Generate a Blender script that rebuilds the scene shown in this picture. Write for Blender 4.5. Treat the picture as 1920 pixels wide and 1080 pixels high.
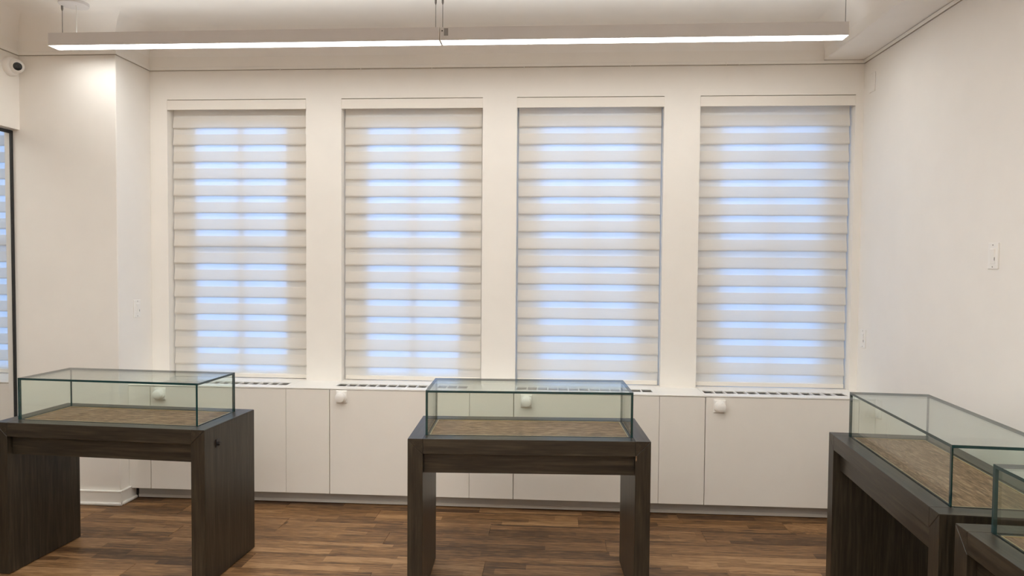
import bpy, bmesh, math, random
from mathutils import Matrix, Vector
random.seed(7)
S = bpy.context.scene
for o in list(bpy.data.objects):
    bpy.data.objects.remove(o)
COL = S.collection

# ------------------------------------------------------------------ camera
def make_camera():
    yaw, pit, rol, f = math.radians(3.6523), math.radians(-1.9553), math.radians(0.453), 1287.1
    fwd = Vector((-math.sin(yaw), math.cos(yaw), 0)); right = Vector((math.cos(yaw), math.sin(yaw), 0)); up = Vector((0, 0, 1))
    f2 = fwd * math.cos(pit) + up * math.sin(pit); u2 = up * math.cos(pit) - fwd * math.sin(pit)
    r3 = right * math.cos(rol) + u2 * math.sin(rol); u3 = u2 * math.cos(rol) - right * math.sin(rol)
    cd = bpy.data.cameras.new('camera'); cd.sensor_width = 36; cd.lens = f / 1920 * 36; cd.clip_start = 0.02
    co = bpy.data.objects.new('camera', cd); COL.objects.link(co)
    m = Matrix(((r3.x, u3.x, -f2.x, -0.0419), (r3.y, u3.y, -f2.y, -4.4763), (r3.z, u3.z, -f2.z, 1.5357), (0, 0, 0, 1)))
    co.matrix_world = m
    S.camera = co
make_camera()

# ------------------------------------------------------------------ world, exposure, lamp power
SKY_COLOR, SKY_STRENGTH = (0.20, 0.47, 1.0), 1.85
LAMP_COLOR, LAMP_STRENGTH = (1.0, 0.995, 0.965), 8.0
FILL_LAMP_STRENGTH = 17.5  # power of the unseen fill lamps added to the room
LAMP_UP, FILL_LAMP_UP = 1.2, 3.5        # added glow on the lamp tops, to lift the ceiling a little
S.view_settings.view_transform = 'Standard'
S.view_settings.look = 'None'
S.view_settings.exposure = 0.9
S.view_settings.gamma = 1.0
S.view_settings.use_curve_mapping = False
S.cycles.max_bounces = 14; S.cycles.diffuse_bounces = 7; S.cycles.transparent_max_bounces = 28
S.cycles.use_adaptive_sampling = True; S.cycles.adaptive_threshold = 0.035
W = bpy.data.worlds.new('sky'); S.world = W; W.use_nodes = True
bgn = W.node_tree.nodes['Background']
bgn.inputs['Color'].default_value = (*SKY_COLOR, 1); bgn.inputs['Strength'].default_value = SKY_STRENGTH

# ------------------------------------------------------------------ materials
def new_mat(name):
    m = bpy.data.materials.new(name); m.use_nodes = True
    nt = m.node_tree; nt.nodes.clear()
    return m, nt
def N(nt, t, **kw):
    n = nt.nodes.new(t)
    for k, v in kw.items():
        if k in n.inputs: n.inputs[k].default_value = v
        else: setattr(n, k, v)
    return n
def paint(name, col, rough=0.6, var=0.03, spec=0.3, bump=0.0, scale=6.0, metal=0.0):
    m, nt = new_mat(name)
    out = N(nt, 'ShaderNodeOutputMaterial'); b = N(nt, 'ShaderNodeBsdfPrincipled')
    b.inputs['Roughness'].default_value = rough; b.inputs['Specular IOR Level'].default_value = spec; b.inputs['Metallic'].default_value = metal
    tc = N(nt, 'ShaderNodeTexCoord'); no = N(nt, 'ShaderNodeTexNoise'); no.inputs['Scale'].default_value = scale; no.inputs['Detail'].default_value = 4
    nt.links.new(tc.outputs['Object'], no.inputs['Vector'])
    cr = N(nt, 'ShaderNodeValToRGB')
    cr.color_ramp.elements[0].color = (*[c * (1 - var) for c in col], 1); cr.color_ramp.elements[1].color = (*[min(1, c * (1 + var)) for c in col], 1)
    cr.color_ramp.elements[0].position = 0.3; cr.color_ramp.elements[1].position = 0.7
    nt.links.new(no.outputs['Fac'], cr.inputs['Fac']); nt.links.new(cr.outputs['Color'], b.inputs['Base Color'])
    if bump:
        n2 = N(nt, 'ShaderNodeTexNoise'); n2.inputs['Scale'].default_value = 220
        nt.links.new(tc.outputs['Object'], n2.inputs['Vector'])
        bp = N(nt, 'ShaderNodeBump'); bp.inputs['Strength'].default_value = bump; bp.inputs['Distance'].default_value = 0.001
        nt.links.new(n2.outputs['Fac'], bp.inputs['Height']); nt.links.new(bp.outputs['Normal'], b.inputs['Normal'])
    nt.links.new(b.outputs[0], out.inputs[0])
    return m
def wood(name, cols, axis=0, rough=0.4, stretch=1.2, cross=22.0, fine=110.0, use_random=False, bump=0.15, spec=0.5, strips=False, figure=0.0, ramp=(0.28, 0.72), fw=0.38):
    """streaky wood whose grain runs along the given local axis"""
    m, nt = new_mat(name); L = nt.links.new
    out = N(nt, 'ShaderNodeOutputMaterial'); b = N(nt, 'ShaderNodeBsdfPrincipled')
    b.inputs['Roughness'].default_value = rough; b.inputs['Specular IOR Level'].default_value = spec
    tc = N(nt, 'ShaderNodeTexCoord'); vec = tc.outputs['Object']
    oi = N(nt, 'ShaderNodeObjectInfo')
    if use_random:
        mul = N(nt, 'ShaderNodeMath', operation='MULTIPLY'); mul.inputs[1].default_value = 57.0; L(oi.outputs['Random'], mul.inputs[0])
        add = N(nt, 'ShaderNodeVectorMath', operation='ADD'); L(vec, add.inputs[0]); L(mul.outputs[0], add.inputs[1]); vec = add.outputs[0]
    def noise(lo, hi, det, dist):
        mp = N(nt, 'ShaderNodeMapping'); s = [hi, hi, hi]; s[axis] = lo; mp.inputs['Scale'].default_value = s
        L(vec, mp.inputs['Vector'])
        no = N(nt, 'ShaderNodeTexNoise'); no.inputs['Scale'].default_value = 1.0; no.inputs['Detail'].default_value = det; no.inputs['Distortion'].default_value = dist
        no.inputs['Roughness'].default_value = 0.6
        L(mp.outputs[0], no.inputs['Vector']); return no.outputs['Fac']
    a = noise(stretch, cross, 5, 0.6 + figure); c = noise(stretch * 5, fine, 3, 0.2)
    mx = N(nt, 'ShaderNodeMix', data_type='FLOAT'); mx.inputs[0].default_value = fw; L(a, mx.inputs[2]); L(c, mx.inputs[3]); fac = mx.outputs[0]
    if strips:
        sp = N(nt, 'ShaderNodeSeparateXYZ'); L(vec, sp.inputs[0])
        def flo(sock, k):
            q = N(nt, 'ShaderNodeMath', operation='MULTIPLY'); q.inputs[1].default_value = k; L(sock, q.inputs[0])
            g = N(nt, 'ShaderNodeMath', operation='FLOOR'); L(q.outputs[0], g.inputs[0]); return g.outputs[0]
        fy = flo(sp.outputs[1], 1 / 0.0567)
        sh = N(nt, 'ShaderNodeMath', operation='MULTIPLY_ADD'); sh.inputs[1].default_value = 0.37; L(fy, sh.inputs[0]); L(sp.outputs[0], sh.inputs[2])
        fx = flo(sh.outputs[0], 1.9)
        cb = N(nt, 'ShaderNodeCombineXYZ'); L(fx, cb.inputs[0]); L(fy, cb.inputs[1])
        wn = N(nt, 'ShaderNodeTexWhiteNoise', noise_dimensions='3D'); L(cb.outputs[0], wn.inputs['Vector'])
        m2 = N(nt, 'ShaderNodeMath', operation='MULTIPLY_ADD'); m2.inputs[1].default_value = 0.18; m2.inputs[2].default_value = -0.09; L(wn.outputs['Value'], m2.inputs[0])
        ad = N(nt, 'ShaderNodeMath', operation='ADD'); L(fac, ad.inputs[0]); L(m2.outputs[0], ad.inputs[1]); fac = ad.outputs[0]
        m3 = N(nt, 'ShaderNodeMath', operation='MULTIPLY_ADD'); m3.inputs[1].default_value = 0.14; m3.inputs[2].default_value = -0.07; L(oi.outputs['Random'], m3.inputs[0])
        a2 = N(nt, 'ShaderNodeMath', operation='ADD'); L(fac, a2.inputs[0]); L(m3.outputs[0], a2.inputs[1]); fac = a2.outputs[0]
    cr = N(nt, 'ShaderNodeValToRGB'); els = cr.color_ramp.elements
    pos = [ramp[0] + (ramp[1] - ramp[0]) * i / (len(cols) - 1) for i in range(len(cols))]
    els[0].position = pos[0]; els[0].color = (*cols[0], 1); els[1].position = pos[-1]; els[1].color = (*cols[-1], 1)
    for p, c_ in zip(pos[1:-1], cols[1:-1]):
        e = els.new(p); e.color = (*c_, 1)
    L(fac, cr.inputs['Fac']); L(cr.outputs['Color'], b.inputs['Base Color'])
    bp = N(nt, 'ShaderNodeBump'); bp.inputs['Strength'].default_value = bump; bp.inputs['Distance'].default_value = 0.002
    L(c, bp.inputs['Height']); L(bp.outputs['Normal'], b.inputs['Normal'])
    L(b.outputs[0], out.inputs[0])
    return m
def emit(name, col, st):
    m, nt = new_mat(name); out = N(nt, 'ShaderNodeOutputMaterial'); e = N(nt, 'ShaderNodeEmission')
    e.inputs['Color'].default_value = (*col, 1); e.inputs['Strength'].default_value = st
    nt.links.new(e.outputs[0], out.inputs[0]); return m
def clear_glass(name, tint, ior=1.5, rough=0.0):
    m, nt = new_mat(name); L = nt.links.new
    out = N(nt, 'ShaderNodeOutputMaterial'); t = N(nt, 'ShaderNodeBsdfTransparent'); t.inputs['Color'].default_value = (*tint, 1)
    g = N(nt, 'ShaderNodeBsdfGlossy'); g.inputs['Roughness'].default_value = rough
    fr = N(nt, 'ShaderNodeFresnel'); ge = N(nt, 'ShaderNodeNewGeometry')
    io = N(nt, 'ShaderNodeMix', data_type='FLOAT'); io.inputs[2].default_value = ior; io.inputs[3].default_value = 1 / ior
    L(ge.outputs['Backfacing'], io.inputs[0]); L(io.outputs[0], fr.inputs['IOR'])   # same reflectance from either side of the sheet
    mx = N(nt, 'ShaderNodeMixShader'); L(fr.outputs[0], mx.inputs[0]); L(t.outputs[0], mx.inputs[1]); L(g.outputs[0], mx.inputs[2]); L(mx.outputs[0], out.inputs[0])
    return m
def fabric(name, col, trans, clear, weave=900.0):
    """cloth: diffuse front, light passing through as a soft glow, a little seen straight through the weave"""
    m, nt = new_mat(name); L = nt.links.new
    out = N(nt, 'ShaderNodeOutputMaterial')
    tc = N(nt, 'ShaderNodeTexCoord'); mp = N(nt, 'ShaderNodeMapping'); mp.inputs['Scale'].default_value = (8, 8, weave); L(tc.outputs['Object'], mp.inputs[0])
    no = N(nt, 'ShaderNodeTexNoise'); no.inputs['Scale'].default_value = 1.0; L(mp.outputs[0], no.inputs['Vector'])
    cr = N(nt, 'ShaderNodeValToRGB'); cr.color_ramp.elements[0].color = (*[c * 0.95 for c in col], 1); cr.color_ramp.elements[1].color = (*[min(1, c * 1.03) for c in col], 1); L(no.outputs['Fac'], cr.inputs['Fac'])
    d = N(nt, 'ShaderNodeBsdfDiffuse'); t = N(nt, 'ShaderNodeBsdfTranslucent'); p = N(nt, 'ShaderNodeBsdfTransparent')
    L(cr.outputs[0], d.inputs['Color']); L(cr.outputs[0], t.inputs['Color'])
    m1 = N(nt, 'ShaderNodeMixShader'); m1.inputs[0].default_value = trans; L(d.outputs[0], m1.inputs[1]); L(t.outputs[0], m1.inputs[2])
    m2 = N(nt, 'ShaderNodeMixShader'); m2.inputs[0].default_value = clear; L(m1.outputs[0], m2.inputs[1]); L(p.outputs[0], m2.inputs[2])
    L(m2.outputs[0], out.inputs[0]); return m

M = {}
M['wall'] = paint('wall_paint', (0.88, 0.85, 0.80), 0.55, 0.012, 0.25, 0.05)
M['ceiling'] = paint('ceiling_paint', (0.90, 0.875, 0.835), 0.8, 0.012, 0.1)
M['trim'] = paint('trim_paint', (0.88, 0.855, 0.81), 0.4, 0.01, 0.4)
M['line'] = paint('groove_line', (0.42, 0.385, 0.33), 0.8, 0.05, 0.1)  # darker tone of the lines along the rail
M['cab'] = paint('cabinet_lacquer', (0.87, 0.84, 0.785), 0.38, 0.01, 0.45)
M['top'] = paint('worktop_lacquer', (0.88, 0.86, 0.81), 0.4, 0.01, 0.4)
M['kick'] = paint('kick_metal', (0.42, 0.40, 0.37), 0.45, 0.05, 0.5)
M['kick_strip'] = paint('kick_strip', (0.60, 0.57, 0.52), 0.4, 0.05, 0.5)
M['dark'] = paint('near_black', (0.03, 0.028, 0.026), 0.7, 0.05, 0.2)  # painted shade of the kick gap, also small dark parts
M['plastic'] = paint('white_plastic', (0.88, 0.86, 0.82), 0.35, 0.01, 0.5)
M['grille'] = paint('grille_metal', (0.80, 0.78, 0.74), 0.4, 0.02, 0.5)
M['well'] = paint('heater_well', (0.50, 0.50, 0.51), 0.6, 0.05, 0.3)
M['fascia'] = paint('blind_fascia', (0.85, 0.81, 0.745), 0.45, 0.01, 0.35)
M['band'] = fabric('blind_band_fabric', (0.90, 0.865, 0.81), 0.34, 0.015)
M['sheer'] = fabric('blind_sheer_fabric', (0.92, 0.90, 0.86), 0.29, 0.02)
M['frame'] = paint('window_frame_paint', (0.85, 0.83, 0.79), 0.5, 0.02, 0.4)
M['pane'] = clear_glass('window_glass', (0.97, 0.98, 0.99))
M['black'] = paint('black_metal', (0.012, 0.013, 0.014), 0.4, 0.1, 0.5)
M['glass'] = clear_glass('case_glass', (0.962, 0.988, 0.970), 1.42)
M['part_glass'] = clear_glass('partition_glass', (0.985, 0.99, 0.987), 1.25)
M['edge'] = paint('glass_cut_edge', (0.010, 0.040, 0.040), 0.15, 0.1, 0.6)
DK = [(0.011, 0.0080, 0.0048), (0.028, 0.0212, 0.0130), (0.060, 0.047, 0.030)]
M['wood_x'] = wood('dark_oak_lengthwise', DK, 0, 0.36, ramp=(0.34, 0.66), fw=0.5, cross=30.0)
M['wood_z'] = wood('dark_oak_upright', DK, 2, 0.38, ramp=(0.34, 0.66), fw=0.5, cross=30.0)
M['wood_y'] = wood('dark_oak_across', DK, 1, 0.36, ramp=(0.34, 0.66), fw=0.5, cross=30.0)
M['panel'] = wood('display_panel_wood', [(0.105, 0.058, 0.030), (0.22, 0.133, 0.076), (0.40, 0.27, 0.17)], 0, 0.55, 5.0, 26.0, 120.0, ramp=(0.36, 0.64), figure=3.0, bump=0.3, spec=0.3)
M['brass'] = paint('brass_strip', (0.55, 0.42, 0.24), 0.35, 0.05, 0.5, metal=0.6)
M['lock'] = paint('lock_metal', (0.05, 0.045, 0.045), 0.35, 0.1, 0.5, metal=0.7)
M['plank'] = wood('floor_planks', [(0.075, 0.036, 0.015), (0.19, 0.098, 0.040), (0.30, 0.162, 0.068), (0.44, 0.26, 0.125)], 0, 0.45, 2.6, 46.0, 150.0, ramp=(0.36, 0.67), fw=0.5, use_random=True, bump=0.12, spec=0.4, strips=True, figure=0.9)
M['subfloor'] = paint('floor_joint', (0.03, 0.018, 0.010), 0.8)
M['lamp_body'] = paint('lamp_housing', (0.72, 0.70, 0.69), 0.4, 0.02, 0.4)
M['diffuser'] = emit('lamp_diffuser', LAMP_COLOR, LAMP_STRENGTH)
M['fill_diffuser'] = emit('fill_lamp_diffuser', LAMP_COLOR, FILL_LAMP_STRENGTH)
M['up'] = emit('lamp_added_uplight', LAMP_COLOR, LAMP_UP)
M['fill_up'] = emit('fill_lamp_uplight', LAMP_COLOR, FILL_LAMP_UP)
M['steel'] = paint('steel_wire', (0.22, 0.21, 0.20), 0.4, 0.05, 0.5, metal=0.5)
M['grey'] = paint('grey_plastic', (0.30, 0.29, 0.28), 0.5)
M['lens'] = paint('camera_lens', (0.015, 0.017, 0.018), 0.12, 0.1, 0.6)

# ------------------------------------------------------------------ mesh helpers
def obj(name, bm, mats, parent=None, smooth=False):
    me = bpy.data.meshes.new(name)
    bmesh.ops.recalc_face_normals(bm, faces=bm.faces)
    bm.to_mesh(me); bm.free()
    for m in (mats if isinstance(mats, (list, tuple)) else [mats]): me.materials.append(m)
    if smooth:
        for p in me.polygons: p.use_smooth = True
    o = bpy.data.objects.new(name, me); COL.objects.link(o)
    if parent: o.parent = parent
    return o
def tag(o, label, cat=None, group=None, kind=None):
    o['label'] = label
    if cat: o['category'] = cat
    if group: o['group'] = group
    if kind: o['kind'] = kind
    return o
def empty(name, loc=(0, 0, 0), rz=0.0, parent=None):
    o = bpy.data.objects.new(name, None); COL.objects.link(o); o.location = loc; o.rotation_euler = (0, 0, rz); o.empty_display_size = 0.1
    if parent: o.parent = parent
    return o
def add_box(bm, x0, x1, y0, y1, z0, z1, bev=0.0):
    vs = [bm.verts.new(p) for p in ((x0, y0, z0), (x1, y0, z0), (x1, y1, z0), (x0, y1, z0), (x0, y0, z1), (x1, y0, z1), (x1, y1, z1), (x0, y1, z1))]
    fs = [bm.faces.new([vs[i] for i in q]) for q in ((3, 2, 1, 0), (4, 5, 6, 7), (0, 1, 5, 4), (1, 2, 6, 5), (2, 3, 7, 6), (3, 0, 4, 7))]
    if bev:
        es = list({e for f in fs for e in f.edges})
        bmesh.ops.bevel(bm, geom=es, offset=bev, segments=1, affect='EDGES', profile=0.5)
    return fs
def box(name, x0, x1, y0, y1, z0, z1, mat, parent=None, bev=0.0):
    bm = bmesh.new(); add_box(bm, x0, x1, y0, y1, z0, z1, bev); return obj(name, bm, mat, parent)
def boxes(name, lst, mat, parent=None, bev=0.0):
    bm = bmesh.new()
    for b in lst: add_box(bm, *b, bev)
    return obj(name, bm, mat, parent)
def add_prism(bm, prof, axis, a0, a1, bev=0.0):
    """extrude a 2D profile along an axis: axis 1 -> profile (x,z); axis 0 -> profile (y,z)"""
    def P(u, v, a): return (u, a, v) if axis == 1 else ((a, u, v) if axis == 0 else (u, v, a))
    A = [bm.verts.new(P(u, v, a0)) for u, v in prof]; B = [bm.verts.new(P(u, v, a1)) for u, v in prof]
    n = len(prof); fs = [bm.faces.new(A), bm.faces.new(list(reversed(B)))]
    for i in range(n): fs.append(bm.faces.new((A[i], A[(i + 1) % n], B[(i + 1) % n], B[i])))
    if bev:
        es = list({e for f in fs for e in f.edges}); bmesh.ops.recalc_face_normals(bm, faces=fs)
        bmesh.ops.bevel(bm, geom=es, offset=bev, segments=1, affect='EDGES', profile=0.5)
def prism(name, prof, axis, a0, a1, mat, parent=None, bev=0.0):
    bm = bmesh.new(); add_prism(bm, prof, axis, a0, a1, bev); return obj(name, bm, mat, parent)
def lathe(name, prof, mat, parent=None, n=32, axis=(0, 0, 1), loc=(0, 0, 0), smooth=True):
    """surface of revolution; prof = [(r, h)...] about the axis"""
    bm = bmesh.new(); rings = []
    for r, h in prof:
        rings.append([bm.verts.new((r * math.cos(2 * math.pi * i / n), r * math.sin(2 * math.pi * i / n), h)) for i in range(n)])
    for a, b in zip(rings, rings[1:]):
        for i in range(n): bm.faces.new((a[i], a[(i + 1) % n], b[(i + 1) % n], b[i]))
    bm.faces.new(list(reversed(rings[0]))); bm.faces.new(rings[-1])
    q = Vector((0, 0, 1)).rotation_difference(Vector(axis).normalized())
    bmesh.ops.transform(bm, matrix=Matrix.Translation(loc) @ q.to_matrix().to_4x4(), verts=bm.verts)
    o = obj(name, bm, mat, parent)
    if smooth:
        for p in o.data.polygons: p.use_smooth = len(p.vertices) == 4
        try: o.data.set_sharp_from_angle(angle=math.radians(35))
        except Exception: pass
    return o
def copy_tree(o, parent=None):
    c = o.copy(); COL.objects.link(c); c.parent = parent
    for ch in list(o.children): copy_tree(ch, c)
    return c

# ------------------------------------------------------------------ key dimensions (metres; back wall face at y = 0)
XR = 1.875                      # right wall
XPIL0, XPIL1, YPIL = -3.50, -2.769, -0.36
XPART = -3.396                  # room face of the glazed partition
XFAR, YNEAR, ZC = -5.2, -7.6, 3.05
HC = 0.75                       # worktop height
ZTR = 2.812                     # underside of the trim rail
WINS = [(-2.651, -1.702), (-1.463, -0.527), (-0.304, 0.640), (0.866, 1.826)]
WIN0 = (-4.745, -3.800)
ZW0, ZW1 = HC, 2.620

# ------------------------------------------------------------------ structure
fl = box('floor', XFAR, XR, YNEAR, 0.0, -0.06, -0.0095, M['subfloor'])
tag(fl, 'brown wood plank floor with mixed light and dark strips', kind='structure')
PW, PL = 0.17, 1.22
bm = bmesh.new(); add_box(bm, -PL / 2 + 0.0006, PL / 2 - 0.0006, -PW / 2 + 0.0006, PW / 2 - 0.0006, -0.009, 0.0, 0.0009)
plank0 = obj('plank', bm, M['plank'], fl)
first = True
row = 0; y = -PW / 2 + 0.03
while y > YNEAR:
    x = XFAR - random.random() * PL
    while x < XR:
        a, b = max(x, XFAR), min(x + PL, XR)
        if b - a > 0.08:
            yy0, yy1 = max(y - PW / 2, YNEAR), min(y + PW / 2, 0)
            p = plank0 if first else plank0.copy()
            if not first: COL.objects.link(p)
            p.parent = fl; p.location = ((a + b) / 2, (yy0 + yy1) / 2, 0); p.scale = ((b - a) / PL, (yy1 - yy0) / PW, 1); first = False
        x += PL
    y -= PW; row += 1

def wall_with_openings():
    xs = [XFAR - 0.1]; bl = []
    ops = [WIN0] + WINS
    bl.append((XFAR - 0.1, XR + 0.1, 0, 0.076, 0, ZW0)); bl.append((XFAR - 0.1, XR + 0.1, 0, 0.076, ZW1, ZC + 0.1))
    x = XFAR - 0.1
    for a, b in ops:
        bl.append((x, a, 0, 0.076, ZW0, ZW1)); x = b
    bl.append((x, XR + 0.1, 0, 0.076, ZW0, ZW1))
    return bl
tag(boxes('wall_back', wall_with_openings(), M['wall']), 'cream painted wall holding the row of windows', kind='structure')
tag(box('wall_right', XR, XR + 0.1, YNEAR, 0.0, 0, ZC + 0.1, M['wall']), 'plain cream painted wall beside the receding display tables', kind='structure')
tag(box('wall_left', XFAR - 0.1, XFAR, YNEAR, 0.0, 0, ZC + 0.1, M['wall']), 'cream end wall of the room beyond the glass partition', kind='structure')
tag(box('wall_front', XFAR - 0.1, XR + 0.1, YNEAR - 0.1, YNEAR, 0, ZC + 0.1, M['wall']), 'cream wall behind the viewer', kind='structure')
tag(box('wall_pillar', XPIL0, XPIL1, YPIL, 0.0, 0, ZC, M['wall'], bev=0.003), 'cream boxed-out pillar between glass partition and first window', kind='structure')
tag(box('wall_header', XPIL0, XPART, YNEAR, YPIL, 2.352, ZC, M['wall']), 'cream header above the black-framed glass partition', kind='structure')

tag(box('ceiling', XFAR - 0.1, XR + 0.1, YNEAR - 0.1, 0.1, ZC, ZC + 0.08, M['ceiling']), 'plain off-white ceiling', kind='structure')
XB, ZB = 1.626, 2.834
tag(box('ceiling_bulkhead', XB, XR, YNEAR, 0.0, ZB, ZC, M['ceiling'], bev=0.004), 'dropped off-white bulkhead along the top of the plain wall', kind='structure')
# one coved plaster joint running round the walls under the ceiling, mitred at every corner
def cove_sweep(path, r):
    P = [Vector((x, y)) for x, y in path]; nseg = len(P) - 1
    nrm = []
    for a, b in zip(P, P[1:]):
        d = (b - a).normalized(); nrm.append(Vector((d.y, -d.x)))      # room lies to the right of the path
    offs = [nrm[0]] + [(nrm[k - 1] + nrm[k]) / (1 + nrm[k - 1].dot(nrm[k])) for k in range(1, nseg)] + [nrm[-1]]
    prof = [(0.0, 0.0)] + [(r - r * math.sin(math.pi / 2 * k / 10), -(r - r * math.cos(math.pi / 2 * k / 10))) for k in range(11)]
    bm = bmesh.new(); rings = []
    for p, o in zip(P, offs):
        rings.append([bm.verts.new((p.x + o.x * u, p.y + o.y * u, ZC + v)) for u, v in prof])
    n = len(prof)
    for A, B in zip(rings, rings[1:]):
        for k in range(n): bm.faces.new((A[k], A[(k + 1) % n], B[(k + 1) % n], B[k]))
    bm.faces.new(rings[0]); bm.faces.new(list(reversed(rings[-1])))
    o = obj('ceiling_cove', bm, M['ceiling'])
    for p in o.data.polygons: p.use_smooth = True
    try: o.data.set_sharp_from_angle(angle=math.radians(30))
    except Exception: pass
    return tag(o, 'soft coved plaster joint between walls and ceiling', kind='structure')
cove_sweep([(XPART, YNEAR), (XPART, YPIL), (XPIL1, YPIL), (XPIL1, 0.0), (XB, 0.0), (XB, YNEAR)], 0.15)
# trim rail round the room just under the bulkhead (thin strip with a darker groove line)
def rail(name, x0, x1, y0, y1, label, cx0=0, cx1=0, cy0=0, cy1=0, top=False):
    r = box(name, x0, x1, y0, y1, ZTR, ZTR + 0.019, M['trim'], bev=0.0015)
    tag(r, label, kind='structure')
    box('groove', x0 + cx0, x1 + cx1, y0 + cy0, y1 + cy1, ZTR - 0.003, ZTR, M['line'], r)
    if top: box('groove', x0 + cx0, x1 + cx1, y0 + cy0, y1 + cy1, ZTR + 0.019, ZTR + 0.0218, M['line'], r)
    return r
R_ = 0.010
rb = rail('trim_1', XPIL1, XR, -R_, 0.0, 'thin painted rail across the wall above the windows', cy0=0.003)
rail('trim_2', XR - R_, XR, YNEAR, -R_, 'thin painted rail along the plain wall under the bulkhead', cx0=0.003, top=True)
rail('trim_3', XPIL1, XPIL1 + R_, YPIL, -R_, 'thin painted rail on the side of the pillar', cx1=-0.003)
rail('trim_4', XPART, XPIL1 + R_, YPIL - R_, YPIL, 'thin painted rail across the pillar face', cy0=0.003)
rail('trim_5', XPART, XPART + R_, YNEAR, YPIL - R_, 'thin painted rail on the header over the partition', cx1=-0.003)
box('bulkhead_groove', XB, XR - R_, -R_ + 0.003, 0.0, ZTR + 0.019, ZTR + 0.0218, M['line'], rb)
for x in (-1.87, -1.33, -0.86, -0.26, 0.42, 1.02, 1.10):      # small clips on the rail
    box('rail_clip', x - 0.002, x + 0.002, -R_ - 0.004, -R_ + 0.001, ZTR - 0.010 if x < 0.5 else ZTR - 0.004, ZTR + (0.014 if x in (-0.86, 1.02) else 0.004), M['trim'], rb)

# baseboards
def baseboard(name, x0, x1, y0, y1, side, label):
    """side: 'y' faces -y, 'x' faces +x, 'X' faces -x"""
    if side == 'y': prof = lambda d: (x0, x1, y1 - d, y1)
    elif side == 'x': prof = lambda d: (x0, x0 + d, y0, y1)
    else: prof = lambda d: (x1 - d, x1, y0, y1)
    b = box(name, *prof(0.014), 0, 0.083, M['trim'], bev=0.001)
    box('cap_bead', *prof(0.018), 0.083, 0.094, M['trim'], b, bev=0.003)
    bm_ = bmesh.new(); add_box(bm_, *prof(0.026), 0, 0.020, 0.006)
    obj('shoe_moulding', bm_, M['trim'], b)
    return tag(b, label, kind='structure')
baseboard('baseboard_front', XPART, XPIL1 + 0.014, YPIL - 0.02, YPIL, 'y', 'white baseboard across the pillar face')
baseboard('baseboard_left', XPIL1, XPIL1 + 0.02, YPIL, -0.215, 'x', 'white baseboard on the side of the pillar')
baseboard('baseboard_right', XR - 0.02, XR, YNEAR, -0.275, 'X', 'white baseboard along the plain wall')
kb = box('baseboard_back', -2.738, XR, -0.214, -0.200, 0.006, 0.082, M['kick'])
tag(kb, 'recessed grey toe kick under the white cabinets', kind='structure')
box('kick_strip', -2.738, XR, -0.219, -0.214, 0.006, 0.026, M['kick_strip'], kb, bev=0.001)
box('kick_gap_shade', -2.765, -2.738, -0.212, -0.20, 0.0, 0.082, M['dark'], kb)  # solid near-black block, the shade of the open gap put into its colour

# ------------------------------------------------------------------ windows
def make_window(idx, a, b, where, mr=0.165, deep=0.0):
    w = empty('window_%d' % idx, ((a + b) / 2, 0.097 + deep, ZW0))
    w['kind'] = 'structure'; w['label'] = 'tall double-hung window glowing with daylight behind ' + where
    hw = (b - a) / 2; H = ZW1 - ZW0; m = 0.165; off = (m - mr) / 2; z0, z1 = 0.05, H - 0.165
    bl = [(-hw - 0.05, -hw + m, -0.02, 0.03, -0.05, H + 0.05), (hw - mr, hw + 0.05, -0.02, 0.03, -0.05, H + 0.05),
          (-hw + m, hw - mr, -0.02, 0.03, -0.05, z0), (-hw + m, hw - mr, -0.02, 0.03, z1, H + 0.05)]
    if deep: bl += [(-hw - 0.05, -hw - 0.001, -0.02 - deep, -0.02, -0.05, H + 0.05), (hw + 0.001, hw + 0.05, -0.02 - deep, -0.02, -0.05, H + 0.05), (-hw - 0.001, hw + 0.001, -0.02 - deep, -0.02, -0.05, -0.001), (-hw - 0.001, hw + 0.001, -0.02 - deep, -0.02, H + 0.001, H + 0.05)]
    boxes('window_frame', bl, M['frame'], w)
    zm = 0.875
    box('mullion', off - 0.022, off + 0.022, -0.015, 0.022, z0, z1, M['frame'], w)
    for s in (-1, 1):
        xa, xb = (-hw + m, off - 0.022) if s < 0 else (off + 0.022, hw - mr)
        box('meeting_rail', xa, xb, -0.012, 0.02, zm - 0.03, zm + 0.03, M['frame'], w)
        for zz0, zz1 in ((z0, zm - 0.03), (zm + 0.03, z1)):
            box('pane', xa, xb, 0.003, 0.007, zz0, zz1, M['pane'], w)
    return w
make_window(1, *WIN0, 'the blind past the glass partition', 0.02)
for i, (a, b) in enumerate(WINS):
    make_window(i + 2, a, b, ('the blind next to the pillar', 'the second blind from the pillar', 'the third blind from the pillar', 'the blind next to the plain wall')[i], deep=(0.0, 0.006, 0.034, 0.032)[i])

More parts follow.
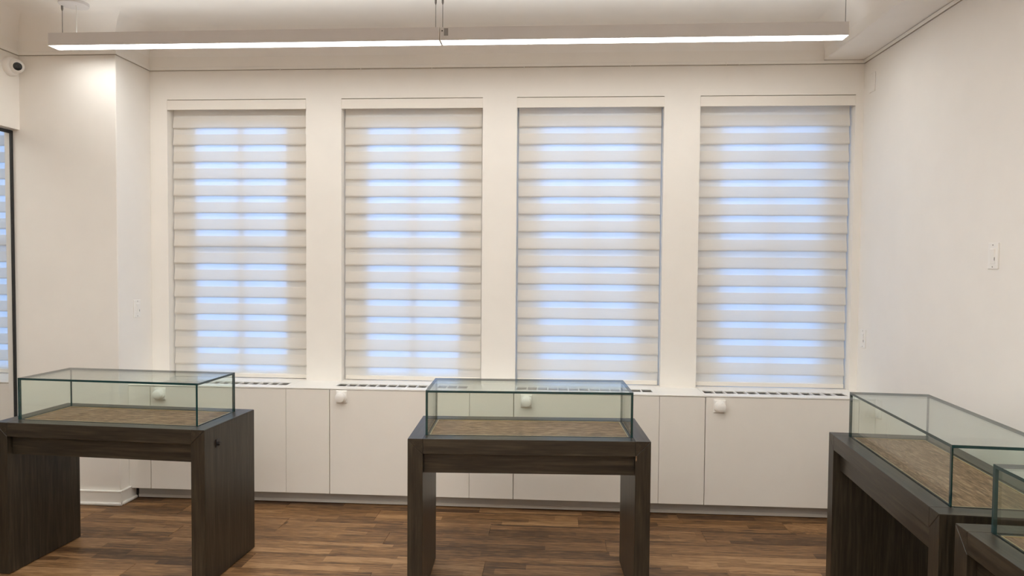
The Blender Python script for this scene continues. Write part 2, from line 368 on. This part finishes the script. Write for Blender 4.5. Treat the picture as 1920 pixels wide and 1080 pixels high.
# ------------------------------------------------------------------ blinds
YSH, PITCH, BAND = 0.062, 0.1143, 0.074
def make_blind(a, b, label, z_first=2.440):
    e = empty('zebra_blind', ((a + b) / 2, 0.0, ZW0))
    tag(e, label, 'window blind', 'layered day and night blinds in the window openings')
    hw = (b - a) / 2; H = ZW1 - ZW0
    # cassette fascia, flush with the wall, with a return lip underneath
    prof = [(-0.003, H - 0.068), (-0.003, H - 0.006), (0.070, H - 0.006), (0.070, H - 0.055), (0.010, H - 0.060), (0.006, H - 0.068)]
    bm = bmesh.new(); add_prism(bm, prof, 0, -hw + 0.002, hw - 0.002)
    obj('fascia', bm, M['fascia'], e)
    for s in (-1, 1):
        box('end_cap', s * (hw - 0.001) - 0.001, s * (hw - 0.001) + 0.001, -0.0045, 0.07, H - 0.069, H - 0.0055, M['fascia'], e)
    fw = hw - 0.011
    # sheer rear layer
    bm = bmesh.new(); z0 = 0.010
    vs = [bm.verts.new(p) for p in ((-fw, YSH, z0), (fw, YSH, z0), (fw, YSH, H - 0.05), (-fw, YSH, H - 0.05))]
    bm.faces.new(vs); obj('sheer_layer', bm, M['sheer'], e)
    # fabric bands, each bellied forward to its lower edge
    bm = bmesh.new(); prev = None
    for k in range(7):
        t = k / 6
        yy = -0.002 - 0.012 * math.sin(t * math.pi * 0.5) ** 1.3
        row_ = [bm.verts.new((sx * fw, yy, -BAND * t)) for sx in (-1, 1)]
        if prev: bm.faces.new((prev[0], prev[1], row_[1], row_[0]))
        prev = row_
    # small turned-back hem
    row_ = [bm.verts.new((sx * fw, -0.0105, -BAND - 0.001)) for sx in (-1, 1)]
    bm.faces.new((prev[0], prev[1], row_[1], row_[0]))
    b0 = obj('fabric_band', bm, M['band'], e, smooth=True)
    zb = z_first - ZW0; k = 0
    while zb > 0.045:
        p = b0 if k == 0 else b0.copy()
        if k: COL.objects.link(p); p.parent = e
        p.location = (0, YSH, zb + BAND); k += 1; zb -= PITCH
    box('bottom_rail', -fw, fw, YSH - 0.012, YSH + 0.004, 0.004, 0.032, M['fascia'], e, bev=0.003)
    return e
make_blind(*WIN0, 'cream layered blind seen through the glass partition')
for i, (a, b) in enumerate(WINS):
    make_blind(a, b, ('cream layered blind nearest the pillar, glowing brightest blue', 'cream layered blind in the second window from the pillar',
                      'cream layered blind in the third window, behind the middle glass case', 'cream layered blind in the window beside the plain wall')[i],
               (2.440, 2.436, 2.437, 2.434)[i])

# ------------------------------------------------------------------ low cabinets and worktop
YF = -0.270
SEAMS = [-2.769, -2.623, -1.735, -1.454, -0.569, -0.294, 0.596, 0.872, 1.777, XR]
WIDE = {1: 0, 3: 1, 5: 2, 7: 3}
wide_lab = ['wide white cabinet under the window nearest the pillar', 'wide white cabinet under the second window from the pillar',
            'wide white cabinet behind the middle display table', 'wide white cabinet under the window beside the plain wall']
nar_lab = {0: 'narrow white filler panel against the pillar', 2: 'narrow white cabinet between the first two wide ones',
           4: 'narrow white cabinet seen through the middle glass case', 6: 'narrow white cabinet just past the middle display table', 8: 'narrow white filler panel against the plain wall'}
def cabinet(x0, x1, name, label, gl, gr, group):
    c = empty(name, ((x0 + x1) / 2, YF, 0.0)); tag(c, label, 'cabinet', group)
    h = (x1 - x0) / 2
    box('cabinet_body', -h + 0.001, h - 0.001, 0.020, 0.268, 0.083, 0.690, M['cab'], c)
    box('door', -h + gl, h - gr, 0.0, 0.018, 0.080, 0.7405, M['cab'], c, bev=0.001)
    return c
for i in range(len(SEAMS) - 1):
    a, b = SEAMS[i], SEAMS[i + 1]
    gl = 0.0025 if i in WIDE else 0.001; gr = 0.001 if i in WIDE else 0.0025
    if i in WIDE: cabinet(a, b, 'radiator_cabinet', wide_lab[WIDE[i]], gl, gr, 'wide radiator cabinets under the windows')
    else: cabinet(a, b, 'narrow_cabinet', nar_lab[i], gl, gr, 'narrow cabinet panels between the wide ones')
c = cabinet(XFAR, XPIL0, 'radiator_cabinet', 'white cabinet seen through the glass partition', 0.002, 0.002, 'wide radiator cabinets under the windows')

def worktop(name, segs, label):
    wt = empty(name, (0, 0, HC - 0.006)); tag(wt, label, 'worktop')
    for a, b, vent in segs:
        if not vent:
            box('top_panel', a + 0.0004, b - 0.0004, YF - 0.003, 0.0, 0, 0.006, M['top'], wt, bev=0.001); continue
        s0, s1, ya, yb = a + 0.012, b - 0.03, -0.188, -0.092
        tp = boxes('top_panel', [(a + 0.0004, b - 0.0004, YF - 0.003, ya, 0, 0.006), (a + 0.0004, b - 0.0004, yb, 0.0, 0, 0.006),
                            (a + 0.0004, s0, ya, yb, 0, 0.006), (s1, b - 0.0004, ya, yb, 0, 0.006)], M['top'], wt)
        n = 13; w_ = (s1 - s0) / n
        bm = bmesh.new(); add_box(bm, -0.0035, 0.0035, ya, yb, -0.004, 0.0055)
        g0 = obj('grille_bar', bm, M['grille'], tp); g0.location.x = s0 + w_
        for k in range(2, n):
            g = g0.copy(); COL.objects.link(g); g.parent = tp; g.location.x = s0 + k * w_
        box('heater_well', s0 - 0.01, s1 + 0.01, ya - 0.04, yb + 0.085, -0.048, -0.044, M['well'], tp)
    return wt
worktop('worktop', [(SEAMS[i], SEAMS[i + 1], i in WIDE) for i in range(len(SEAMS) - 1)], 'long white worktop with slotted heater grilles under the windows')
worktop('worktop', [(XFAR, -4.70, False), (-4.70, -3.80, True), (-3.80, XPIL0, False)], 'short white worktop seen through the glass partition')

# heater dials
def dial(x, z, label):
    d = empty('thermostat_dial', (x, YF, z)); tag(d, label, 'thermostat dial', 'heater dials on the cabinet doors')
    box('back_plate', -0.037, 0.037, -0.010, 0.0, -0.040, 0.040, M['plastic'], d, bev=0.004)
    lathe('collar', [(0.034, 0.0), (0.034, 0.012), (0.031, 0.015)], M['plastic'], d, axis=(0, -1, 0), loc=(0, -0.010, 0))
    lathe('dial_knob', [(0.030, 0.0), (0.0295, 0.020), (0.027, 0.026), (0.020, 0.030), (0.008, 0.0315)], M['plastic'], d, axis=(0, -1, 0), loc=(0, -0.025, 0))
    return d
for x, z, l in ((-2.553, 0.694, 'white round heater dial seen through the glass case nearest the pillar'), (-1.375, 0.699, 'white round heater dial on the door between the two front tables'),
                (-0.216, 0.696, 'white round heater dial seen through the middle glass case'), (0.955, 0.688, 'white round heater dial under the window beside the plain wall')):
    dial(x, z, l)

# ------------------------------------------------------------------ wall plates
def wall_plate(loc, rz, label, kind):
    """local: plate faces -y"""
    p = empty({'switch': 'light_switch', 'blank': 'blank_wall_plate', 'outlet': 'wall_outlet'}[kind], loc, rz)
    tag(p, label, {'switch': 'light switch', 'blank': 'wall plate', 'outlet': 'outlet'}[kind])
    mat = M['wall'] if kind == 'blank' else M['plastic']
    box('cover_plate', -0.035, 0.035, -0.007, 0.0, -0.0575, 0.0575, mat, p, bev=0.002)
    if kind == 'switch':
        box('switch_surround', -0.0175, 0.0175, -0.0085, -0.006, -0.035, 0.035, M['plastic'], p, bev=0.001)
        prism('rocker', [(-0.0085, -0.031), (-0.012, 0.029), (-0.0085, 0.031), (-0.006, 0.031), (-0.006, -0.031)], 0, -0.0145, 0.0145, M['plastic'], p)
        box('slide_dimmer', 0.0152, 0.0172, -0.011, -0.0085, -0.020, -0.006, M['grey'], p)
    if kind == 'outlet':
        for s in (-1, 1):
            lathe('socket_face', [(0.0165, 0), (0.0165, 0.002)], M['plastic'], p, n=20, axis=(0, -1, 0), loc=(0, -0.0068, s * 0.0195))
    for s in (-1, 1):
        lathe('screw', [(0.003, 0), (0.003, 0.001)], M['grey'] if kind != 'blank' else mat, p, n=10, axis=(0, -1, 0), loc=(0, -0.007, s * 0.048))
    return p
RW = math.radians(-90)   # faces -x  (local -y -> -x)
wall_plate((XR, -1.335, 1.590), RW, 'white light switch high on the plain wall at the picture edge', 'switch')
wall_plate((XR, -0.082, 1.092), RW, 'white light switch low beside the corner of the plain wall', 'switch')
wall_plate((XR, -0.120, 2.662), RW, 'blank painted plate near the top corner of the plain wall', 'blank')
wall_plate((XR, -0.310, 0.700), RW, 'white outlet on the plain wall behind the receding glass case', 'outlet')
wall_plate((XPIL1, -0.172, 1.230), math.radians(90), 'white light switch on the side of the pillar', 'switch')

# ------------------------------------------------------------------ security camera on the header
def security_camera():
    c = empty('security_camera', (XPART, -0.435, 2.725)); tag(c, 'white turret security camera with black lens above the glass partition', 'camera')
    lathe('mount_base', [(0.058, 0.0), (0.058, 0.018), (0.052, 0.030), (0.046, 0.034)], M['plastic'], c, axis=(1, 0, 0))
    d = Vector((0.75, -0.62, -0.22)).normalized()
    ctr = Vector((0.046, 0, 0)); r = 0.042
    prof = [(r * math.sin(a), -r * math.cos(a)) for a in [math.radians(8 + i * 11.2) for i in range(13)]]
    lathe('camera_ball', prof, M['plastic'], c, axis=d, loc=ctr)
    z0 = prof[-1][1]
    lathe('lens_window', [(prof[-1][0] * 0.98, z0 - 0.002), (prof[-1][0] * 0.9, z0 + 0.002), (0.012, z0 + 0.004)], M['lens'], c, axis=d, loc=ctr)
    lathe('lens_barrel', [(0.010, z0 + 0.003), (0.010, z0 + 0.006)], M['black'], c, axis=d, loc=ctr, n=20)
security_camera()

# ------------------------------------------------------------------ glass partition
gp = empty('glass_partition', (XPART - 0.05, YPIL, 0)); tag(gp, 'floor-to-header glass partition in a slim black frame', 'partition')
yl = 3.6; zt = 2.348
for yy in (-0.03, -1.22, -2.42, -yl):
    box('frame_post', -0.007, 0.006, yy + 0.012, yy + 0.030, 0.0, zt, M['black'], gp, bev=0.002)
box('frame_head', -0.007, 0.006, -yl + 0.03, -0.018, zt - 0.020, zt, M['black'], gp, bev=0.002)
box('frame_sill', -0.007, 0.006, -yl + 0.03, -0.018, 0.0, 0.04, M['black'], gp, bev=0.002)
for a, b in ((-1.19, -0.018), (-2.39, -1.208), (-yl + 0.03, -2.408)):
    box('glass_pane', -0.005, 0.004, a + 0.001, b - 0.001, 0.04, zt - 0.020, M['part_glass'], gp)
tag(box('wall_partition', XPIL0, XPART, YNEAR, YPIL - yl - 0.001, 0, 2.352, M['wall']), 'cream wall continuing past the glass partition', kind='structure')

# ------------------------------------------------------------------ display tables
TW, TD, TH, TT = 1.0913, 0.4702, 0.750, 0.0687
AX, AY, HG, GT = 0.0715, 0.0647, 0.2073, 0.010
def glass_box(name, x0, x1, y0, y1, z0, z1, thin, parent):
    bm = bmesh.new(); fs = add_box(bm, x0, x1, y0, y1, z0, z1)
    for f in fs:
        n = f.normal if f.normal.length else Vector((0, 0, 1)); f.normal_update(); n = f.normal
        f.material_index = 0 if abs(n[thin]) > 0.5 else 1
    return obj(name, bm, [M['glass'], M['edge']], parent)
def make_table():
    t = empty('display_table')
    h = TW / 2; g = 0.0006
    for s in (-1, 1):
        prism('leg_panel', [(s * h, 0.004), (s * (h - TT), 0.004), (s * (h - TT), TH - TT - g), (s * h, TH - g * 1.5)], 1, 0, TD, M['wood_z'], t, bev=0.0012)
        prism('top_end_piece', [(s * (h - g), TH), (s * (h - TT) + 0, TH), (s * (h - TT), TH - TT + g)], 1, 0, TD, M['wood_y'], t, bev=0.0008)
        box('floor_glide', s * (h - TT / 2) - 0.02, s * (h - TT / 2) + 0.02, 0.03, TD - 0.03, 0, 0.0045, M['dark'], t)
    x0, x1 = -h + TT + g, h - TT - g
    fr = AY + GT + 0.006; sx = AX + GT + 0.006 - TT
    box('front_rail', x0, x1, 0, fr, TH - TT, TH, M['wood_x'], t, bev=0.0012)
    box('back_rail', x0, x1, TD - fr, TD, TH - TT, TH, M['wood_x'], t, bev=0.0012)
    for s in (-1, 1):
        xa, xb = sorted((s * (h - TT - g), s * (h - TT - sx)))
        box('side_rail', xa, xb, fr + g, TD - fr - g, TH - TT, TH, M['wood_y'], t, bev=0.0006)
    box('front_apron', x0, x1, 0.030, 0.052, 0.588, TH - TT, M['wood_x'], t, bev=0.001)
    box('back_apron', x0, x1, TD - 0.052, TD - 0.030, 0.588, TH - TT, M['wood_x'], t, bev=0.001)
    px0, px1, py0, py1 = -h + TT + sx + 0.0006, h - TT - sx - 0.0006, fr + 0.0006, TD - fr - 0.0006
    bs = 0.004
    box('display_panel', px0 + bs, px1 - bs, py0 + bs, py1 - bs, TH - 0.030, TH - 0.003, M['panel'], t, bev=0.0005)
    box('brass_strip', px0, px1, py0, py0 + bs, TH - 0.02, TH - 0.0005, M['brass'], t); box('brass_strip', px0, px1, py1 - bs, py1, TH - 0.02, TH - 0.0005, M['brass'], t)
    box('brass_strip', px0, px0 + bs, py0 + bs, py1 - bs, TH - 0.02, TH - 0.0005, M['brass'], t); box('brass_strip', px1 - bs, px1, py0 + bs, py1 - bs, TH - 0.02, TH - 0.0005, M['brass'], t)
    box('underside_board', x0, x1, 0.052, TD - 0.052, TH - TT + 0.002, TH - TT + 0.012, M['wood_x'], t)
    hood = empty('glass_hood', parent=t); hood['label'] = 'frameless clear glass hood with dark green edges'
    gx0, gx1, gy0, gy1 = -h + AX, h - AX, AY, TD - AY
    zt_ = TH + HG
    glass_box('glass_pane', gx0, gx1, gy0, gy1, zt_ - GT, zt_, 2, hood)
    glass_box('glass_pane', gx0, gx0 + GT, gy0, gy1, TH, zt_ - GT - 0.0002, 0, hood)
    glass_box('glass_pane', gx1 - GT, gx1, gy0, gy1, TH, zt_ - GT - 0.0002, 0, hood)
    glass_box('glass_pane', gx0 + GT + 0.0002, gx1 - GT - 0.0002, gy0, gy0 + GT, TH, zt_ - GT - 0.0002, 1, hood)
    glass_box('glass_pane', gx0 + GT + 0.0002, gx1 - GT - 0.0002, gy1 - GT, gy1, TH, zt_ - GT - 0.0002, 1, hood)
    return t
t0 = make_table()
spots = [(-0.1551, -1.4274, 2.5211, 'dark wooden display table with glass hood standing in the middle of the room'),
         (-2.2188, -1.3598, -3.2973, 'dark wooden display table with glass hood and side lock near the pillar'),
         (1.2266, -1.6826, -94.0748, 'dark wooden display table with glass hood receding along the plain wall'),
         (1.171, -2.846, -92.5, 'dark wooden display table cut off at the picture corner, nearest the viewer')]
tabs = []
for i, (x, y, a, lab) in enumerate(spots):
    t = t0 if i == 0 else copy_tree(t0)
    t.location = (x, y, 0); t.rotation_euler = (0, 0, math.radians(a)); tag(t, lab, 'display table', 'glass-topped display tables'); tabs.append(t)
# lock on the end panel of the table near the pillar
lk = box('lock_plate', TW / 2, TW / 2 + 0.004, 0.095, 0.128, 0.644, 0.682, M['lock'], tabs[1], bev=0.001); lk['label'] = 'small dark metal lock'
lathe('lock_cylinder', [(0.0095, 0), (0.0095, 0.010), (0.008, 0.012)], M['lock'], lk, n=18, axis=(1, 0, 0), loc=(TW / 2 + 0.004, 0.1115, 0.660))
chip = box('worn_chip', TW / 2 - TT + 0.0005, TW / 2 - TT + 0.006, -0.0006, 0.002, 0.662, 0.684, M['panel'], tabs[0], bev=0.0005); chip['label'] = 'small pale chip in the wood'

# ------------------------------------------------------------------ suspended linear lamps
LZ0, LH, LW = 2.790, 0.072, 0.092
def make_lamp(x0, x1, yc, label, wires, canopy, cord, diff, bracket=False):
    L_ = x1 - x0
    e = empty('pendant_light', ((x0 + x1) / 2, yc, LZ0)); tag(e, label, 'pendant light', 'suspended linear lamps in rows')
    h = L_ / 2; w = LW / 2; q = 0.004
    # U-shaped aluminium housing
    prof = [(-w, 0), (-w, LH), (w, LH), (w, 0), (w - q, 0), (w - q, LH - q), (-w + q, LH - q), (-w + q, 0)]
    bm = bmesh.new(); add_prism(bm, prof, 0, -h + 0.004, h - 0.004); obj('housing', bm, M['lamp_body'], e)
    for s in (-1, 1):
        box('end_cap', s * h - 0.002 - s * 0.002, s * h + 0.002 - s * 0.002, -w - 0.0004, w + 0.0004, -0.0004, LH + 0.0004, M['plastic'], e)
    box('diffuser', -h + 0.0045, h - 0.0045, -w + q + 0.0003, w - q - 0.0003, 0.0005, 0.006, diff, e)
    box('added_uplight', -h + 0.02, h - 0.02, -w + 0.012, w - 0.012, LH + 0.0002, LH + 0.002, M['up'] if diff is M['diffuser'] else M['fill_up'], e)  # glowing strip added on the lamp top to brighten the ceiling
    zc = ZC - LZ0
    for wx in wires:
        x = wx - e.location.x
        wr = lathe('suspension_wire', [(0.0018, LH), (0.0018, zc)], M['steel'], e, n=8, loc=(x, 0, 0))
        lathe('gripper', [(0.003, zc - 0.045), (0.006, zc - 0.035), (0.006, zc - 0.004), (0.008, zc)], M['steel'], wr, n=12, loc=(x, 0, 0))
        lathe('wire_anchor', [(0.006, LH), (0.006, LH + 0.006), (0.003, LH + 0.011)], M['steel'], wr, n=12, loc=(x, 0, 0))
    if canopy is not None:
        x = canopy - e.location.x
        cp = lathe('canopy', [(0.078, zc - 0.016), (0.080, zc - 0.012), (0.080, zc)], M['lamp_body'], e, n=40, loc=(x, 0, 0))
        xx = cord - e.location.x
        lathe('power_cord', [(0.0025, LH), (0.0025, zc - 0.010)], M['grille'], cp, n=8, loc=(xx, 0, 0))
    if bracket:
        b = box('joiner_plate', -h + 0.022, -h + 0.046, -w - 0.0015, -w, 0.025, 0.066, M['grey'], e); b['label'] = 'grey joiner plate'
        lathe('screw', [(0.004, 0), (0.004, 0.002)], M['dark'], b, n=10, axis=(0, -1, 0), loc=(-h + 0.012, -w, 0.052))
    return e
YL = -0.615
make_lamp(-3.01, -0.708, YL + 0.046, 'white linear pendant light above the first two windows', (-2.952, -0.737), -2.88, -2.865, M['diffuser'])
make_lamp(-0.704, 1.528, YL + 0.046, 'white linear pendant light above the last two windows', (-0.697, 1.523), None, None, M['diffuser'], bracket=True)
for j, yy in enumerate((-2.3, -3.7, -5.1, -6.5)):  # unseen fill lamps, added to even out the brightness
    for x0, x1 in ((-3.01, -1.006), (-1.004, 1.0)):
        make_lamp(x0, x1, yy, 'added fill lamp, built as a white linear pendant, hung out of view', (x0 + 0.06, x1 - 0.06), None, None, M['fill_diffuser'])
make_lamp(-4.9, -3.7, -1.2, 'added fill lamp, built as a white linear pendant, past the partition', (-4.8, -3.8), None, None, M['fill_diffuser'])  # another added fill lamp, brightens the space past the glass
